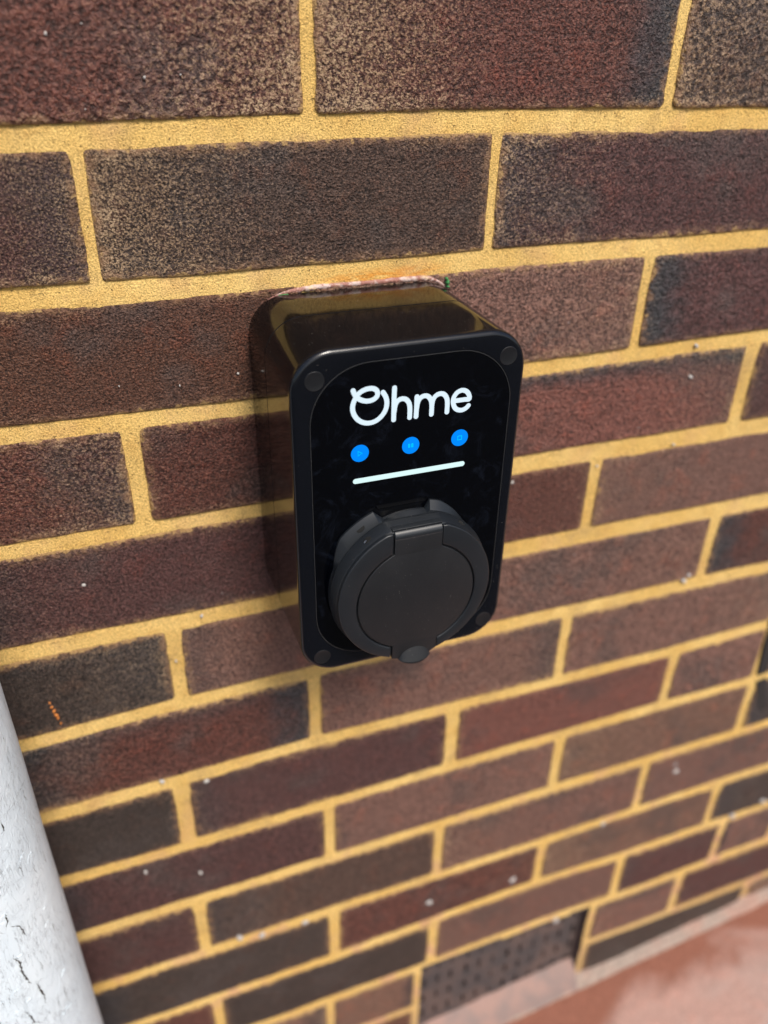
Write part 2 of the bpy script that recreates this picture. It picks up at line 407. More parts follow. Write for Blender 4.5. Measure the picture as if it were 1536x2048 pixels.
# mortar: one worked surface, struck back under each course
xs = [XMIN + i * 4.0 for i in range(int((XMAX - XMIN) / 4.0) + 1)]
verts, faces = [], []
zr = []
for j in range(ROW0, ROW1 + 1):
    for f in (1.0, 0.55, 0.1, -0.5, -1.0): zr.append((j, f))
    zr.append((j, None))
mask = []
for (j, f) in zr:
    for x in xs:
        if f is None:
            z = (bed(j, x) + bed(j + 1, x)) / 2; y = 0.75
        else:
            z = bed(j, x) + f * (thick(j, x) / 2 + 1.0); y = 0.1 + 0.55 * f
        y += noise.noise((x * .03, z * .03, 3)) * 0.5 + noise.noise((x * .2, z * .2, 9)) * 0.35
        inv = VX0 < x < VX1 and VZ0 - 60 < z < VZ1
        mask.append(inv)
        verts.append((x * MM, y * MM, z * MM))
W = len(xs)
for j in range(len(zr) - 1):
    for i in range(W - 1):
        q = (j * W + i, j * W + i + 1, (j + 1) * W + i + 1, (j + 1) * W + i)
        if any(mask[k] for k in q): continue
        faces.append((q[3], q[2], q[1], q[0]))
obj('mortar', mesh('mortar', verts, faces), M['mortar'], wall)
# solid core behind the face
def box_mesh(name, x0, x1, y0, y1, z0, z1):
    v = [(x, y, z) for x in (x0, x1) for y in (y0, y1) for z in (z0, z1)]
    v = [(a * MM, b * MM, c * MM) for a, b, c in v]
    f = [(0, 1, 3, 2), (4, 6, 7, 5), (0, 4, 5, 1), (2, 3, 7, 6), (0, 2, 6, 4), (1, 5, 7, 3)]
    return mesh(name, v, f)
obj('wall_core', box_mesh('wall_core', XMIN, XMAX, 48, 215, -1240, 470), M['mortar'], wall, False)

# dark open joint near the right edge of the picture
dk = NT('deep_shadowed_joint'); dk.set(Base_Color=c4(0.016, 0.013, 0.013), Roughness=0.9)
t_pts = [(446, -446), (462, -446), (463, -480), (464, -517), (453, -517), (450, -484)]
def prism_xz(name, pts, y0, y1):
    n = len(pts)
    v = [(x * MM, y0 * MM, z * MM) for x, z in pts] + [(x * MM, y1 * MM, z * MM) for x, z in pts]
    f = [tuple(range(n)), tuple(range(2 * n - 1, n - 1, -1))] + [(i, i + n, (i + 1) % n + n, (i + 1) % n) for i in range(n)]
    return mesh(name, v, f)
obj('open_joint', prism_xz('open_joint', t_pts, -1.9, 3), dk.m, wall, False)
obj('open_joint', prism_xz('open_joint', [(455, -527), (467, -525), (472, -545), (482, -570), (474, -574), (463, -552)], -2.1, 3), dk.m, wall, False)

# paint spots splashed on the bricks
SP = [(-120, 43, 1.1), (-104, 47, .5), (-79, 25, .9), (-108, 12, .5), (-62, 26, .6), (-113, -128, .5), (-80, -132, .7), (-153, -256, 1.5), (-46, -129, .8),
      (285, -174, 1.9), (284, -150, 2.0), (327, -369, 3), (331, -364, 2.2), (381, -630, 4), (377, -618, 2.2), (198, -725, 5.0), (103, -715, 4),
      (-128, -446, 2.4), (-96, -458, 2.4), (-86, -671, 4), (-66, -678, 4), (-25, -680, 3.6), (-84, -299, 1.4), (-105, -333, .9), (265, -832, 5),
      (530, -738, 5), (-153, -543, 2), (-111, -564, 2), (145, -237, 1.6), (488, -747, 5), (283, -229, 1.4), (216, -236, 1.0), (300, -680, 3), (-20, -285, 1.0)]
def blobs(name, spots, mat, parent, thick_=0.25, y=-2.4, seed=0):
    v, f = [], []
    for k, (x, z, r) in enumerate(spots):
        r *= .78
        rn = random.Random(k + seed); n = 11; b = len(v); ph = rn.uniform(0, 6)
        v.append((x * MM, (y - thick_) * MM, z * MM))
        for s, yy in ((0.75, y - thick_ * .7), (1.0, y + 1.2)):
            for i in range(n):
                a = i / n * 2 * math.pi
                rr = r * s * (1 + 0.22 * math.sin(2 * a + ph) + 0.12 * math.sin(3 * a + ph * 2))
                v.append(((x + rr * math.cos(a)) * MM, yy * MM, (z + rr * 1.05 * math.sin(a)) * MM))
        for i in range(n):
            i2 = (i + 1) % n
            f.append((b, b + 1 + i2, b + 1 + i)); f.append((b + 1 + i, b + 1 + i2, b + 1 + n + i2, b + 1 + n + i))
    return obj(name, mesh(name, v, f), mat, parent)
sp = NT('dried_white_paint'); sp.set(Base_Color=c4(0.42, 0.40, 0.38), Roughness=0.7)
o = blobs('paint_spots', SP, sp.m, wall); o['kind'] = 'stuff'
mk = NT('orange_scuff'); mk.set(Base_Color=c4(0.50, 0.17, 0.035), Roughness=0.8)
blobs('orange_scuff', [(-189.5, -345, .8), (-189, -349, 1.0), (-188.2, -353, 1.5), (-187.4, -357, 1.7), (-186.8, -360, 1.2), (-186, -365, .7)], mk.m, wall, 0.3, -2.2, 50)

# light cement fillet at the foot of the wall
ft = NT('cement_fillet')
fc = ft.mix(ft.step(ft.noise(ft.co, 22, 4, .6), .4, .62), c4(.29, .225, .185), c4(.33, .205, .16))
fc = ft.mul(1.0, fc, ft.grey(ft.step(ft.noise(ft.co, 220, 3, .6), .3, .7, .75, 1.15)))
ft.bump(ft.noise(ft.co, 200, 3, .6), .002, .8); ft.set(Base_Color=fc, Roughness=.8)
v, f = [], []
N = 260
for i in range(N + 1):
    x = XMIN + (XMAX - XMIN) * i / N
    g = ground_z(x); hh = 8 + noise.noise((x * .02, 0, 4)) * 3
    for (yy, zz) in ((2, hh + 3), (-4, hh), (-11, hh * .5 - 1), (-17, -3)):
        v.append((x * MM, (yy + noise.noise((x * .05, zz, 2)) * 1.2) * MM, (g + zz + noise.noise((x * .04, zz, 6)) * 1.3) * MM))
for i in range(N):
    for k in range(3):
        a = i * 4 + k; f.append((a, a + 1, a + 5, a + 4))
fil = obj('cement_fillet', mesh('cement_fillet', v, f), ft.m, wall)

# ---------------------------------------------------------------- air vent low in the wall
vent = empty('air_vent', (0.206, 0, -0.95))
tag(vent, 'dark terracotta air brick recessed low in the wall above the ground, with pink sill', 'air vent')
vt = NT('dark_terracotta')
vc = vt.mix(vt.step(vt.noise(vt.co, 30, 4, .6), .35, .65), c4(.050, .042, .043), c4(.095, .064, .056))
vt.bump(vt.noise(vt.co, 300, 3, .6), .001, .8); vt.set(Base_Color=vc, Roughness=.75)
vs = NT('pink_washed_sill')
scn = vs.mix(vs.step(vs.noise(vs.co, 35, 4, .6), .35, .65), c4(.21, .155, .14), c4(.29, .185, .155))
vs.bump(vs.noise(vs.co, 160, 3, .6), .0015, .8); vs.set(Base_Color=scn, Roughness=.8)
def local(me, loc):
    for q in me.vertices: q.co = q.co - Vector(loc)
    return me
VL = vent.location
GY = 12
bars_x = [VX0 + i * (VX1 - VX0) / 12 for i in range(13)]
zt_, zb_ = VZ1 - 6, VZ0 + 12
def vbox(name, *a, mat=vt.m, par=None):
    return obj(name, local(box_mesh(name, *a), VL), mat, par or vent, False)
vbox('back_plate', VX0 - 6, VX1 + 6, GY + 5, GY + 20, VZ0 - 30, VZ1 + 6)
for i in range(13):
    w = 6.9
    x = bars_x[i] + random.uniform(-1.1, 1.1); w += random.uniform(-.7, .9)
    vbox('louvre_bar', x - w, x + w, GY, GY + 4.9, zb_ + 4, zt_ - 3)
for z in (zt_ - 3, zt_ - 36, zt_ - 68, zt_ - 99, zb_ + 4):
    vbox('cross_bar', VX0 - 5.9, VX1 + 5.9, GY - 0.6, GY + 4.8, z - 6, z + 6)
# reveals: jambs and head
vbox('right_jamb', VX1 - 1, VX1 + 9, 1.2, GY + 15, VZ0 - 20, VZ1 + 1)
vbox('left_jamb', VX0 - 9, VX0 + 1, 2, GY + 15, VZ0 - 20, VZ1 + 1)
vbox('head', VX0 + 1.2, VX1 - 1.2, 1.4, GY + 14, VZ1 - 5, VZ1 + 2)
v, f = [], []
for i in range(41):
    x = VX0 + 1.5 + (VX1 - VX0 - 3) * i / 40
    g = ground_z(x)
    for (yy, zz) in ((GY - 1, g + 34), (6, g + 28), (-1, g + 21), (-8, g + 10), (-15, g - 4)):
        zz = zz + noise.noise((x * .05, yy, 3)) * 2
        v.append((x * MM - VL[0], (yy + noise.noise((x * .06, zz * .05, 8)) * 1.2) * MM - VL[1], zz * MM - VL[2]))
for i in range(40):
    for k in range(4):
        a = i * 5 + k; f.append((a, a + 1, a + 6, a + 5))
obj('sill', mesh('sill', v, f), vs.m, vent)

# ---------------------------------------------------------------- ground
rg = NT('worn_red_concrete')
n1 = rg.noise(rg.co, 7.5, 5, .55, .4); n2 = rg.noise(rg.co, 40, 4, .6); n3 = rg.noise(rg.co, 400, 2, .6)
gx, gy, gz = rg.sep(rg.co)[:3]
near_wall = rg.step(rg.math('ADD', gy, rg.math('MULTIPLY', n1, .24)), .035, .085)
col = rg.mix(rg.step(n1, .40, .62), c4(.40, .245, .205), c4(.37, .28, .25))
col = rg.mix(rg.step(n2, .50, .72, 0, .6), col, c4(.47, .25, .20))
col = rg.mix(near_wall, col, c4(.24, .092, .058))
col = rg.mul(1, col, rg.grey(rg.step(n3, .3, .7, .8, 1.15)))
rg.bump(rg.math('ADD', n2, rg.math('MULTIPLY', n3, .3)), .003, .6)
rg.set(Base_Color=col, Roughness=.68)
def sheet(name, x0, x1, y0, y1, nx, ny, dz, mat):
    v, f = [], []
    for j in range(ny + 1):
        for i in range(nx + 1):
            x = x0 + (x1 - x0) * i / nx; y = y0 + (y1 - y0) * j / ny
            v.append((x * MM, y * MM, (ground_z(x) + dz) * MM))
    for j in range(ny):
        for i in range(nx):
            a = j * (nx + 1) + i; f.append((a, a + 1, a + nx + 2, a + nx + 1))
    return tag(obj(name, mesh(name, v, f), mat), kind='structure')
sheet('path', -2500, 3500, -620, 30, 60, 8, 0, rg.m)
dark_gnd = NT('unseen_dark_ground')  # unseen dark ground, added so the glass panel reflects black
ac = dark_gnd.mix(dark_gnd.noise(dark_gnd.co, 180, 2, .7), c4(.014, .014, .016), c4(.028, .028, .029))
dark_gnd.bump(dark_gnd.noise(dark_gnd.co, 160, 2, .6), .004, .8); dark_gnd.set(Base_Color=ac, Roughness=.85)
v = [(-2.5, 200, 0)]
xs_ = [-200000, -30000, -2500, 3500, 30000, 200000]; ys_ = [-200000, -20000, -621, 40, 20000, 200000]
v = [(x * MM, y * MM, (ground_z(x) - 12) * MM) for y in ys_ for x in xs_]
f = [(j * 6 + i, j * 6 + i + 1, j * 6 + i + 7, j * 6 + i + 6) for j in range(5) for i in range(5)]
tag(obj('ground', mesh('ground', v, f), dark_gnd.m, None, False), kind='structure')

# ---------------------------------------------------------------- white flaking pipe, lower left
PX, PY, PR = -252.6, -70.0, 50.0
pm = NT('crazed_white_paint')
st = pm.vmath('MULTIPLY', pm.co, (1, 1, .22))
wv = pm.noise(pm.co, 60, 3, .6)
warp = pm.vmath('ADD', st, pm.vmath('SCALE', pm.grey(wv), (0, 0, 0))); warp.node.inputs[1].default_value = (0, 0, 0)
v1 = pm.voro(pm.vmath('ADD', st, (0.3, 0.1, 0)), 140, 'DISTANCE_TO_EDGE')
nn = pm.noise(st, 260, 4, .65, 1.2)
n_r = pm.math('ABSOLUTE', pm.math('SUBTRACT', nn, .5))
crk = pm.step(n_r, .0, .018, 1, 0)
area = pm.step(pm.noise(pm.co, 22, 3, .6), .44, .60)
crk = pm.math('MULTIPLY', crk, area)
st2 = pm.vmath('MULTIPLY', pm.co, (1, 1, .12))
n_f = pm.math('ABSOLUTE', pm.math('SUBTRACT', pm.noise(st2, 330, 3, .6, .6), .5))
fine = pm.math('MULTIPLY', pm.step(n_f, 0, .016, 1, 0), pm.step(pm.noise(pm.co, 35, 2, .6), .40, .52))
plate = pm.noise(pm.vmath('MULTIPLY', pm.co, (1, 1, .6)), 75, 4, .62, 1.0)
plate_s = pm.step(plate, .480, .512)
col = pm.mix(pm.step(pm.noise(pm.co, 14, 3, .6), .35, .65), c4(.65, .735, .795), c4(.72, .79, .835))
col = pm.mix(pm.math('MULTIPLY', crk, .25), col, c4(.35, .40, .43))
col = pm.mix(pm.math('MULTIPLY', fine, .7), col, c4(.30, .33, .36))
h = pm.math('ADD', pm.math('MULTIPLY', crk, -.55), pm.math('MULTIPLY', fine, -.5))
h = pm.math('ADD', h, pm.math('MULTIPLY', plate_s, .55))
h = pm.math('ADD', h, pm.math('MULTIPLY', pm.noise(pm.co, 130, 3, .6), .5))
pm.bump(h, .0007, .5)
pm.set(Base_Color=col, Roughness=.6)
pipe = empty('painted_pipe', (PX * MM, PY * MM, (ground_z(PX)) * MM))
tag(pipe, 'round vertical pipe in cracked flaking white paint, standing off the wall at lower left', 'drainpipe')
gz0 = ground_z(PX)
v, f = [], []
NA, NZ = 120, 300
for j in range(NZ + 1):
    z = -8 + (620 - gz0) * j / NZ
    for i in range(NA):
        a = i / NA * 2 * math.pi
        r = PR + noise.noise((math.cos(a) * 1.5, math.sin(a) * 1.5, z * .012)) * 0.35 + noise.noise((math.cos(a) * 9, math.sin(a) * 9, z * .05)) * 0.12
        v.append((r * math.cos(a) * MM, r * math.sin(a) * MM, z * MM))
for j in range(NZ):
    for i in range(NA):
        a = j * NA + i; b = j * NA + (i + 1) % NA; f.append((a, b, b + NA, a + NA))
obj('pipe_body', mesh('pipe_body', v, f), pm.m, pipe)
cm = NT('bare_crack'); cm.set(Base_Color=c4(.045, .038, .034), Roughness=.9)
CR = [([(-.125, -331.0), (-.357, -328.4), (-.489, -330.6), (-.724, -328.8)], .22),
      ([(-.741, -331.5), (-.735, -339.1), (-.783, -338.5)], .5),
      ([(-1.03, -396.6), (-1.026, -403.5), (-1.078, -408.9)], .5), ([(-1.013, -409.1), (-.912, -416.9), (-.89, -427.3)], .4),
      ([(-1.116, -435.8), (-1.057, -442.2), (-1.07, -452.5), (-1.053, -461.3), (-1.026, -469.9)], .85),
      ([(-.947, -472.7), (-.956, -479.9), (-.926, -490.2), (-.944, -498.0)], .6), ([(-.514, -441.9), (-.504, -452.0)], .25),
      ([(-1.174, -491.7), (-1.141, -505.3), (-1.063, -511.9)], .6), ([(-1.16, -520), (-1.12, -534), (-1.15, -545)], .5),
      ([(-1.3, -360), (-1.32, -380), (-1.27, -395), (-1.31, -412)], .6), ([(-.85, -455), (-.84, -470)], .2), ([(-.7, -370), (-.69, -384)], .2),
      ([(-.65, -500), (-.66, -520)], .25), ([(-1.6, -250), (-1.55, -275), (-1.6, -300)], .6), ([(-1.5, -430), (-1.45, -455), (-1.5, -480), (-1.46, -510)], .7)]
v, f = [], []
rn = random.Random(5)
for k in range(130):                                         # hairline splits running down the grain
    a0 = rn.uniform(-1.9, .1); z0 = rn.uniform(-640, -250); L_ = rn.uniform(3, 16)
    if noise.noise((a0 * 2.2, z0 * .02, 5)) < -.12: continue
    CR.append(([(a0, z0), (a0 + rn.uniform(-.03, .03), z0 - L_ * .5), (a0 + rn.uniform(-.05, .05), z0 - L_)], rn.uniform(.09, .2)))
for pts, w in CR:
    P2 = []
    for (a0, z0), (a1, z1) in zip(pts, pts[1:]):
        n = max(3, int(math.hypot((a1 - a0) * PR, z1 - z0) / 1.2))
        for k in range(n):
            t_ = k / n; P2.append((a0 + (a1 - a0) * t_ + rn.uniform(-.009, .009), z0 + (z1 - z0) * t_ + rn.uniform(-.4, .4)))
    P2.append(pts[-1])
    b = len(v); n = len(P2)
    for k, (a, z) in enumerate(P2):
        e = math.sin(math.pi * (k + .25) / (n - .5)); ww = w * max(.08, e) * rn.uniform(.35, 1.3)
        for s in (-1, 1):
            aa = a + s * ww * .8 / PR; rr = PR + .62
            v.append((rr * math.cos(aa) * MM, rr * math.sin(aa) * MM, (z + s * ww * .35 - gz0) * MM))
    for k in range(n - 1):
        f.append((b + 2 * k, b + 2 * k + 1, b + 2 * k + 3, b + 2 * k + 2))
    # thickness
o = obj('paint_cracks', mesh('paint_cracks', v, f), cm.m, pipe, False); o['kind'] = 'stuff'

v, f = [], []
for k in range(150):                                         # curled flakes of old paint, edges lifted
    a0 = rn.uniform(-2.0, -.5); z0 = rn.uniform(-660, -230)
    if noise.noise((a0 * 1.7, z0 * .016, 15)) < -.08: continue
    n = rn.randint(5, 8); b = len(v); w = rn.uniform(1.2, 4.5); h_ = w * rn.uniform(1.0, 2.6); lift = rn.uniform(.05, .28); ph = rn.uniform(0, 6)
    ring_ = []
    for i in range(n):
        t_ = 2 * math.pi * i / n; q = rn.uniform(.55, 1.15)
        ring_.append((a0 + w * q * math.cos(t_) / PR, z0 + h_ * q * math.sin(t_) * .5, .22 + lift * max(0, math.cos(t_ - ph))))
    for (a, z, l) in ring_: v.append(((PR + l) * math.cos(a) * MM, (PR + l) * math.sin(a) * MM, (z - gz0) * MM))
    for (a, z, l) in ring_: v.append(((PR - .4) * math.cos(a) * MM, (PR - .4) * math.sin(a) * MM, (z - gz0) * MM))
    v.append(((PR + .34) * math.cos(a0) * MM, (PR + .34) * math.sin(a0) * MM, (z0 - gz0) * MM))
    for i in range(n):
        j = (i + 1) % n; f.append((b + i, b + j, b + 2 * n)); f.append((b + j, b + i, b + n + i, b + n + j))
o = obj('paint_flakes', mesh('paint_flakes', v, f), pm.m, pipe, False); o['kind'] = 'stuff'

# ---------------------------------------------------------------- wall charger
CX0, CX1, CZ0, CZ1, CD, CRD = -38.4, 90.4, -287.4, -84.8, 94.0, 22.0
ch = empty('wall_charger', (0.026, 0, -0.186))
tag(ch, 'glossy black wall-mounted charger with lit white logo, three blue buttons and round lidded socket', 'car charger')
CL = Vector(ch.location)
NC = 14
def rrect(x0, x1, z0, z1, r, inset=0.0, nc=NC):
    x0 += inset; x1 -= inset; z0 += inset; z1 -= inset; r = max(.3, r - inset)
    p = []
    for (cx, cz, a0) in ((x1 - r, z1 - r, 0), (x0 + r, z1 - r, 90), (x0 + r, z0 + r, 180), (x1 - r, z0 + r, 270)):
        for k in range(nc + 1):
            a = R(a0 + 90 * k / nc); p.append((cx + r * math.cos(a), cz + r * math.sin(a)))
    return p
def loft(name, rings, cap_first=False, cap_last=False, closed=True):
    """rings: list of (list of (x,z), depth from wall)"""
    v, f = [], []; n = len(rings[0][0])
    for pts, d in rings:
        for (x, z) in pts: v.append((x * MM - CL[0], -d * MM - CL[1], z * MM - CL[2]))
    for k in range(len(rings) - 1):
        for i in range(n):
            j = (i + 1) % n; f.append((k * n + i, k * n + j, (k + 1) * n + j, (k + 1) * n + i))
    if cap_first: f.append(tuple(range(n)))
    if cap_last: f.append(tuple(range((len(rings) - 1) * n + n - 1, (len(rings) - 1) * n - 1, -1)))
    me = mesh(name, v, f)
    bm = bmesh.new(); bm.from_mesh(me); bmesh.ops.recalc_face_normals(bm, faces=bm.faces); bm.to_mesh(me); bm.free()
    return me
def auto_smooth(o, ang=35):
    me = o.data
    bm = bmesh.new(); bm.from_mesh(me)
    for e in bm.edges:
        if len(e.link_faces) == 2 and e.calc_face_angle(0) > R(ang): e.smooth = False
    bm.to_mesh(me); bm.free(); return o
BX = (CX0, CX1, CZ0, CZ1, CRD)
def part(name, me, mat, parent=None, ang=35):
    return auto_smooth(obj(name, me, mat, parent or ch), ang)
part('back_housing', loft('back_housing', [(rrect(*BX, 1.5), 0), (rrect(*BX, .4), 1.2), (rrect(*BX, .1), 3), (rrect(*BX, 0), 20), (rrect(*BX, 0), 41.3), (rrect(*BX, .35), 41.7), (rrect(*BX, 1.2), 41.8)], True), M['shell'])
part('front_housing', loft('front_housing', [(rrect(*BX, 1.2), 42.0), (rrect(*BX, .35), 42.0), (rrect(*BX, 0), 42.4), (rrect(*BX, -.05), 70), (rrect(*BX, 0), 90.2)]), M['shell'])
PB = (-29.0, 83.2, -278.3, -93.2, 32.0)                     # opening for the glass panel
bev = [(rrect(*BX, 0), 90.2)]
for k in range(1, 9):
    a = R(90 * k / 8); r = 2.9
    bev.append((rrect(*BX, r * (1 - math.cos(a)) * .95), 91.1 + r * math.sin(a)))
part('front_frame', loft('front_frame', bev + [(rrect(*PB, -.5), 94.0), (rrect(*PB, -.25), 93.95), (rrect(*PB, 0), 93.6), (rrect(*PB, 0), 92)]), M['frame'])
part('panel_gasket', loft('panel_gasket', [(rrect(*PB, .0), 93.2), (rrect(*PB, .05), 93.82), (rrect(*PB, .38), 93.86), (rrect(*PB, .5), 93.3)]), M['gasket'])
panel = part('glass_panel', loft('glass_panel', [(rrect(*PB, .4), 92.2), (rrect(*PB, .42), 93.3), (rrect(*PB, .7), 93.55), (rrect(*PB, 2), 93.6)], False, True), M['glass'])

def disc_rings(cx, cz, prof, n=48):
    return [([(cx + r * math.cos(2 * math.pi * i / n), cz + r * math.sin(2 * math.pi * i / n)) for i in range(n)], d) for r, d in prof]
for (x, z) in ((-25.9, -99.9), (79.5, -99.3), (-26.2, -275.2), (79.6, -274.4)):
    part('screw_cap', loft('screw_cap', disc_rings(x, z, [(5.1, 93.9), (5.05, 94.12), (4.85, 94.22), (4.7, 94.18), (2, 94.14)]), False, True), M['cap'])

# -- lit marks on the panel
def catmull(p, n=8):
    q = [p[0]] + list(p) + [p[-1]]; out = []
    for i in range(1, len(q) - 2):
        for k in range(n):
            t_ = k / n; a, b, c_, d = (Vector(q[j]) for j in (i - 1, i, i + 1, i + 2))
            out.append(.5 * ((2 * b) + (c_ - a) * t_ + (2 * a - 5 * b + 4 * c_ - d) * t_ ** 2 + (3 * b - a - 3 * c_ + d) * t_ ** 3))
    out.append(Vector(q[-2])); return out
def stroke(v, f, pts, r, depth, hgt=.16, closed=False):
    """rounded ribbon standing a hair proud of the glass"""
    n = len(pts); prof = [(-1, 0), (-.96, .55), (-.7, .9), (0, 1), (.7, .9), (.96, .55), (1, 0)]
    b = len(v); secs = []
    def nrm(i):
        a = pts[(i - 1) % n] if (closed or i > 0) else pts[i]; c_ = pts[(i + 1) % n] if (closed or i < n - 1) else pts[i]
        t_ = (c_ - a); t_.normalize(); return t_
    if not closed:                                         # round ends
        t0 = nrm(0); t1 = nrm(n - 1)
        for k in range(6, 0, -1):
            a = R(90 * k / 6); secs.append((pts[0] - t0 * r * math.sin(a), t0, max(.02, math.cos(a))))
    for i in range(n): secs.append((pts[i], nrm(i), 1.0))
    if not closed:
        for k in range(1, 7):
            a = R(90 * k / 6); secs.append((pts[-1] + t1 * r * math.sin(a), t1, max(.02, math.cos(a))))
    for (p, t_, s) in secs:
        nx_, nz_2 = -t_[1], t_[0]
        for (u, h_) in prof:
            v.append(((p[0] + nx_ * u * r * s) * MM - CL[0], -(depth + h_ * hgt * s) * MM - CL[1], (p[1] + nz_2 * u * r * s) * MM - CL[2]))
    m = len(secs); k7 = len(prof)
    for i in range(m if closed else m - 1):
        j = (i + 1) % m
        for k in range(k7 - 1):
            f.append((b + i * k7 + k, b + i * k7 + k + 1, b + j * k7 + k + 1, b + j * k7 + k))
def strokes(name, lines, r, mat, parent, depth=93.58, sm=8, closed=False, hgt=.16):
    v, f = [], []
    for L in lines:
        pts = catmull(L, sm) if sm else [Vector(q) for q in L]
        stroke(v, f, pts, r, depth, hgt, closed); depth += .012
    return obj(name, mesh(name, v, f), mat, parent)
LW = 1.33
O_ = [(-6.0, -107.6), (-5.2, -109.7), (-3.7, -111.8), (-1.2, -113.5), (2.0, -114.3), (5.1, -113.7), (6.9, -111.8), (6.5, -109.2), (4.1, -107.7), (.6, -107.8), (-2.7, -109.3), (-4.9, -112.1), (-6.2, -115.6), (-6.1, -119.1), (-4.5, -122.6), (-1.8, -125.2), (1.7, -126.5), (5.5, -126.2), (8.9, -124.1), (11.3, -120.8), (12.1, -116.9), (11.5, -113.5), (9.9, -110.6)]
strokes('letter_o', [O_], LW, M['white_led'], panel)
strokes('letter_h', [[(16.1, -109.0), (16.0, -115), (16.0, -121), (16.0, -126.8)], [(16.2, -122.4), (16.7, -118.8), (18.0, -116.5), (20.2, -115.6), (22.6, -116.3), (24.3, -118.6), (24.9, -121.8), (24.9, -126.8)]], LW, M['white_led'], panel)
strokes('letter_m', [[(28.6, -115.6), (28.6, -119), (28.6, -123), (28.5, -126.8)], [(28.7, -122.4), (29.2, -118.9), (30.6, -116.6), (32.8, -115.7), (35.0, -116.4), (36.6, -118.7), (37.2, -122), (37.2, -126.8)],
                     [(37.2, -122.4), (37.7, -118.8), (39.3, -116.5), (41.7, -115.7), (44.0, -116.5), (45.6, -118.9), (46.1, -122), (46.1, -126.8)]], LW, M['white_led'], panel)
strokes('letter_e', [[(50.3, -121.0), (53, -121.0), (56, -121.0), (58.7, -121.0), (58.2, -118.3), (56.4, -116.2), (53.9, -115.5), (51.3, -116.5), (49.6, -119.0), (49.4, -121.8), (50.5, -124.8), (52.4, -126.4), (54.8, -126.9), (57.0, -126.2), (58.5, -124.8)]], LW, M['white_led'], panel)
strokes('status_bar', [[(-4.8, -159.6), (57.2, -159.6)]], 1.55, M['bar_led'], panel, sm=0)
for i, x in enumerate((-2.4, 26.1, 54.6)):
    b_ = part('button_light', loft('button_light', disc_rings(x, -143.25, [(4.95, 93.55), (4.9, 93.68), (4.6, 93.72)]), False, True), M['blue_led'], panel)
    if i == 0: L = [[(x - 1.05, -141.9), (x - 1.05, -144.6), (x + 1.15, -143.25)]]
    elif i == 1: L = [[(x - 1.25, -142.2), (x - .6, -142.2), (x - .6, -144.3), (x - 1.25, -144.3)], [(x + .55, -142.2), (x + 1.2, -142.2), (x + 1.2, -144.3), (x + .55, -144.3)]]
    else: L = [[(x - 1.15, -142.1), (x + 1.15, -142.1), (x + 1.15, -144.4), (x - 1.15, -144.4)]]
    strokes(['play_icon', 'pause_icon', 'stop_icon'][i], L, .21, M['cyan_led'], b_, depth=93.7, sm=0, closed=True, hgt=.08)

# -- socket
SX, SZ, SR = 26.2, -230.5, 46.4
LX, LZ, LR = 26.7, -233.6, 35.5
def flat_circle(cx, cz, r, ztop, n=96, wid=None):
    """circle cut by a flat top with short sloping shoulders"""
    p = []
    for i in range(n):
        a = 2 * math.pi * i / n + math.pi / 2 + math.pi / n; x, z = cx + r * math.cos(a), cz + r * math.sin(a)
        p.append((x, min(z, ztop)))
    return p
def scaled(pts, s, cx=SX, cz=SZ): return [(cx + (x - cx) * s, cz + (z - cz) * s) for x, z in pts]
def collar(r, ztop, rear=0.0, n=180):
    """outline of the collar: a circle with a flat top; rear > 0 swells the shoulders beside the flat"""
    p = []
    for i in range(n):
        a = math.degrees(2 * math.pi * (i + .5) / n); rr = r; zt = ztop
        if rear:
            left = max(0, min(1, (a - 110.5) / 1.2)) * max(0, min(1, (158 - a) / 20)) if a < 158 else 0
            right = max(0, min(1, (78.5 - a) / 1.2)) * max(0, min(1, (a - 45) / 25)) if a > 45 else 0
            k = max(left, right * .8); rr = r + rear * k
            if k > 0: zt = 0
        x, z = SX + rr * math.cos(R(a)), SZ + rr * math.sin(R(a)); p.append((x, min(z, zt)))
    return p
soc = part('socket_housing', loft('socket_housing', [(collar(47.8, -182.4, 7.2), 92.5), (collar(47.8, -182.4, 7.0), 94.8), (collar(47.6, -182.8, 6.4), 95.3), (collar(48.3, -184.2, .6), 98.3),
    (collar(47.9, -185.2), 98.4), (collar(48.3, -184.9), 98.8), (collar(47.0, -186.0), 105), (collar(46.3, -186.7), 106.6), (collar(45.2, -187.8), 107.2), (collar(30, -205), 107.2)], False, True), M['socket'], None, 28)
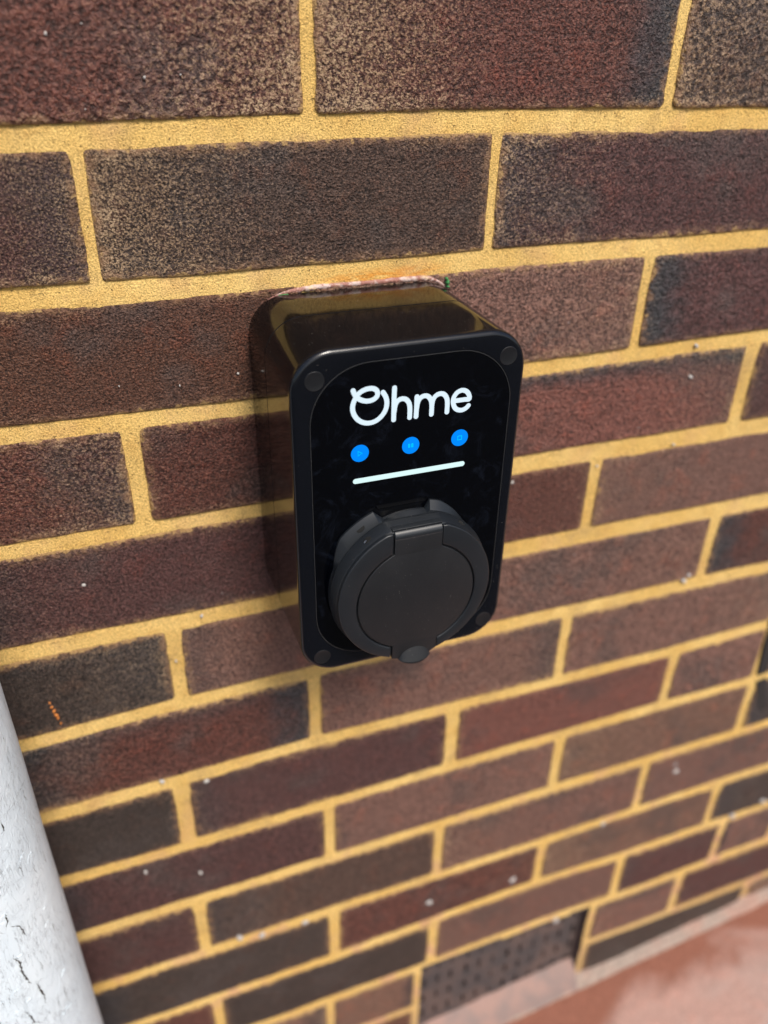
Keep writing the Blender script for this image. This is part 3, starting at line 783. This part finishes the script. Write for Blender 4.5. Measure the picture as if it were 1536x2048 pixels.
def solid(name, pts, d0, d1, bev_=.6, mat=None, parent=None, crown=0.0, segs=3, ang=35):
    """a flat outline (x,z) given real thickness and a rounded front edge"""
    n = len(pts); area = sum(pts[i][0] * pts[(i + 1) % n][1] - pts[(i + 1) % n][0] * pts[i][1] for i in range(n))
    if area < 0: pts = pts[::-1]
    def off(d):
        out = []
        for i in range(n):
            a, b, c_ = Vector(pts[i - 1]), Vector(pts[i]), Vector(pts[(i + 1) % n])
            e1 = (b - a).normalized(); e2 = (c_ - b).normalized()
            n1 = Vector((-e1[1], e1[0])); n2 = Vector((-e2[1], e2[0])); m_ = n1 + n2
            k = 2.0 / max(.6, m_.length_squared); out.append(tuple(b + m_ * d * k)) if m_.length_squared > 1e-6 else out.append(tuple(b))
        return out
    rings = [(pts, d0)]
    for k in range(segs + 1):
        a = R(90 * k / segs); rings.append((off(bev_ * (1 - math.cos(a))), d1 - bev_ + bev_ * math.sin(a)))
    v, f = [], []
    for p_, d in rings:
        for (x, z) in p_: v.append((x * MM - CL[0], -d * MM - CL[1], z * MM - CL[2]))
    for k in range(len(rings) - 1):
        for i in range(n):
            j = (i + 1) % n; f.append((k * n + i, k * n + j, (k + 1) * n + j, (k + 1) * n + i))
    last = rings[-1][0]; b = (len(rings) - 1) * n
    for tri in geometry.tessellate_polygon([[Vector((x, z, 0)) for x, z in last]]): f.append(tuple(b + t_ for t_ in tri))
    me = mesh(name, v, f)
    bm = bmesh.new(); bm.from_mesh(me); bmesh.ops.recalc_face_normals(bm, faces=bm.faces); bm.to_mesh(me); bm.free()
    o = obj(name, me, mat, parent or ch)
    return auto_smooth(o, ang)
def arc(cx, cz, r, a0, a1, n): return [(cx + r * math.cos(R(a0 + (a1 - a0) * i / n)), cz + r * math.sin(R(a0 + (a1 - a0) * i / n))) for i in range(n + 1)]
def ang_of(cx, cz, x, z): return math.degrees(math.atan2(z - cz, x - cx))
HW = 14.4                                                    # half width of hinge and latch slots
def half_ring(side):
    """side -1 left, +1 right"""
    RO, RI = SR, LR + 1.0
    xs1 = SX + side * (HW + .4)
    zo_t = min(SZ + math.sqrt(RO ** 2 - (xs1 - SX) ** 2), -187.6)
    zo_b = SZ - math.sqrt(RO ** 2 - (xs1 - SX) ** 2)
    zi_t = LZ + math.sqrt(RI ** 2 - (xs1 - LX) ** 2); zi_b = LZ - math.sqrt(RI ** 2 - (xs1 - LX) ** 2)
    ao_b = ang_of(SX, SZ, xs1, zo_b); ai_t = ang_of(LX, LZ, xs1, zi_t); ai_b = ang_of(LX, LZ, xs1, zi_b)
    xt = SX + side * math.sqrt(RO ** 2 - (zo_t - SZ) ** 2); ao_t = ang_of(SX, SZ, xt, zo_t)
    if side < 0:
        ao_b += 360; ai_b += 360
    out = [(xs1, zo_t)] if abs(xt - xs1) > .5 else []
    out += arc(SX, SZ, RO, ao_t, ao_b, 44) + arc(LX, LZ, RI, ai_b, ai_t, 44)
    return out
for s in (-1, 1):
    solid('socket_ring', half_ring(s), 104.5, 109.0, .9, M['socket'], soc)
for (aa, d, r0, out, screw, sgn) in ((125.5, 102.8, 47.5, .2, 1, 1), (52.5, 102.4, 47.6, .2, 1, -1), (124.5, 96.7, 51.6, .75, 0, 1)):
    a = R(aa)
    nrm_ = Vector((math.cos(a), -out, math.sin(a))).normalized(); tx_ = Vector((-math.sin(a), 0, math.cos(a))); ty_ = nrm_.cross(tx_)
    c0 = Vector((SX + math.cos(a) * r0, -d, SZ + math.sin(a) * r0))
    addv = lambda v, q: v.append((q.x * MM - CL[0], q.y * MM - CL[1], q.z * MM - CL[2]))
    def addv_(v, q): v.append((q.x * MM - CL[0], q.y * MM - CL[1], q.z * MM - CL[2]))
    v, f = [], []
    for (ra, o_) in ((2.5, -.3), (2.6, .16), (2.3, .18)):
        for i in range(24):
            b_ = 2 * math.pi * i / 24; addv(v, c0 + tx_ * ra * math.cos(b_) + ty_ * ra * .66 * math.sin(b_) + nrm_ * o_)
    for k in range(2):
        for i in range(24): f.append((k * 24 + i, k * 24 + (i + 1) % 24, k * 24 + 24 + (i + 1) % 24, k * 24 + 24 + i))
    f.append(tuple(48 + i for i in range(24)))
    obj('fixing_hole', mesh('fixing_hole', v, f), M['hole'], soc)
    if screw:
        v, f = [], []
        cc = c0 + tx_ * sgn * 1.25 + nrm_ * .2 + ty_ * .35 * (1 if ty_.y < 0 else -1)
        for i in range(9):
            b_ = 2 * math.pi * i / 9; addv(v, cc + tx_ * 1.25 * math.cos(b_) + ty_ * .8 * math.sin(b_) + nrm_ * .12 * math.cos(b_ + 1))
        f.append(tuple(range(9))); obj('screw', mesh('screw', v, f), M['steel'], soc, False)
# thin lip over the hinge
solid('hinge_lip', [(SX - 14.6, -186.9), (SX + 14.6, -186.9), (SX + 14.6, -185.6), (SX - 14.6, -185.6)], 103.5, 107.4, .25, M['socket'], soc)
# lid: neck, disc and latch tab in one piece
HZ = -190.5
def lid_outline():
    xl, xr = LX - HW + .3, LX + HW - .3
    at = ang_of(LX, LZ, xr, LZ + math.sqrt(LR ** 2 - (xr - LX) ** 2)); ab = -at
    zb = -274.2
    p = [(xr, HZ - 1.0)] + arc(LX, LZ, LR, at, -at, 40)
    p += [(xr, zb), (xr - 3.0, zb - 1.6), (xr - 5.5, zb - 3.6), (LX + 5.5, zb - 5.2), (LX, zb - 5.9), (LX - 5.5, zb - 5.4), (xl + 5.5, zb - 3.9), (xl + 3, zb - 2.4), (xl, zb - 1.6)]
    p += arc(LX, LZ, LR, 180 + at, 180 - at, 40)
    p += [(xl, HZ - 1.0)]
    return p
lid = solid('lid', lid_outline(), 105.0, 109.0, .45, M['lid'], soc)
# hinge barrel
v, f = [], []
nb = 28; xs2 = [LX - HW + .3, LX - HW + .7] + [LX - HW + .7 + (2 * HW - 1.4) * k / 6 for k in range(1, 7)] + [LX + HW - .3]
for k, x in enumerate(xs2):
    r = 4.1 if 0 < k < len(xs2) - 1 else 3.7
    for i in range(nb):
        a = 2 * math.pi * i / nb
        v.append((x * MM - CL[0], -(105.0 + r * math.cos(a)) * MM, (HZ + r * math.sin(a)) * MM - CL[2]))
for k in range(len(xs2) - 1):
    for i in range(nb): f.append((k * nb + i, k * nb + (i + 1) % nb, (k + 1) * nb + (i + 1) % nb, (k + 1) * nb + i))
f.append(tuple(range(nb))); f.append(tuple((len(xs2) - 1) * nb + i for i in range(nb)))
me = mesh('hinge_barrel', v, f)
bm = bmesh.new(); bm.from_mesh(me); bmesh.ops.recalc_face_normals(bm, faces=bm.faces); bm.to_mesh(me); bm.free()
hb = obj('hinge_barrel', me, M['barrel'], soc); auto_smooth(hb, 40)
# thumb grip swelling out of the latch tab, facing up
v, f = [], []
NU, NV = 24, 10
for j in range(NV + 1):
    for i in range(NU + 1):
        u = -1 + 2 * i / NU; t_ = j / NV
        zt = -279.6 + 9.6 * math.sqrt(max(0, 1 - u * u)); zb2 = -279.6 + u * u * 2.2
        zt = max(zt, zb2)
        z = zt + (zb2 - zt) * t_; x = LX + u * 10.2
        d = 108.95 + 4.2 * (t_ ** 1.0) * (1 - u * u) ** .6
        v.append((x * MM - CL[0], -d * MM, z * MM - CL[2]))
for j in range(NV):
    for i in range(NU):
        a = j * (NU + 1) + i; f.append((a, a + 1, a + NU + 2, a + NU + 1))
b0 = NV * (NU + 1); bb = len(v)
for i in range(NU + 1):
    q = v[b0 + i]; v.append((q[0], -107.0 * MM, q[2] - .0002))
for i in range(NU): f.append((b0 + i, b0 + i + 1, bb + i + 1, bb + i))
me = mesh('thumb_grip', v, f)
obj('thumb_grip', me, M['lid'], soc)

# sealant smeared over the top of the back housing, and a scrap of green wall plug
sl = NT('smeared_sealant')
s1 = sl.noise(sl.co, 130, 4, .65, .6)
sc_ = sl.mix(sl.step(s1, .44, .60), c4(.30, .13, .10), c4(.55, .42, .38))
sc_ = sl.mix(sl.step(sl.noise(sl.co, 60, 3, .6), .55, .66), sc_, c4(.60, .44, .26))
sl.bump(sl.noise(sl.co, 500, 3, .6), .0012, .9); sl.set(Base_Color=sc_, Roughness=.55)
def smear(name, path, w0, w1, mat, parent, seed, y0=-1.5):
    v, f = [], []; P = catmull(path, 10); n = len(P)
    for i, p in enumerate(P):
        t_ = (P[min(n - 1, i + 1)] - P[max(0, i - 1)]).normalized(); nn_ = Vector((-t_[1], t_[0]))
        e = min(1, 4 * i / n, 4 * (n - 1 - i) / n) ** .5
        wa = w0 * e * (1 + .5 * noise.noise((i * .35, seed, 0))); wb = w1 * e * (1 + .7 * noise.noise((i * .5, seed + 4, 0)))
        for (o_, y) in ((-wb, 1.0), (-wb * .6, y0 * .75), (0, y0 - .5), (wa * .6, y0 * .8), (wa, 1.0)):
            q = p + nn_ * o_; v.append((q[0] * MM - CL[0], y * MM, q[1] * MM - CL[2]))
    for i in range(n - 1):
        for k in range(4):
            a = i * 5 + k; f.append((a, a + 5, a + 6, a + 1))
    return obj(name, mesh(name, v, f), mat, parent)
smear('sealant', [(-31.0, -93.5), (-25.5, -87.6), (-18, -84.4), (-6, -83.2), (8, -82.6), (24, -82.8), (42, -82.9), (60, -82.9), (72, -83.4), (80, -86.5), (84, -90)], 1.6, 2.8, sl.m, ch, 3)
gm = NT('green_plug_plastic'); gm.set(Base_Color=c4(.035, .19, .055), Roughness=.5)
smear('green_residue', [(-27.5, -91.0), (-24.0, -88.2), (-19.5, -86.0), (-14, -85.0)], .9, 1.8, gm.m, ch, 9, -4.0)
o = blobs('green_plug', [(84.6, -86.5, 1.6), (84.9, -89.0, 1.2), (83.8, -84.2, .9)], gm.m, None, 1.6, -3.0, 70)
o.parent = ch; o.data.transform(__import__('mathutils').Matrix.Translation(-CL))
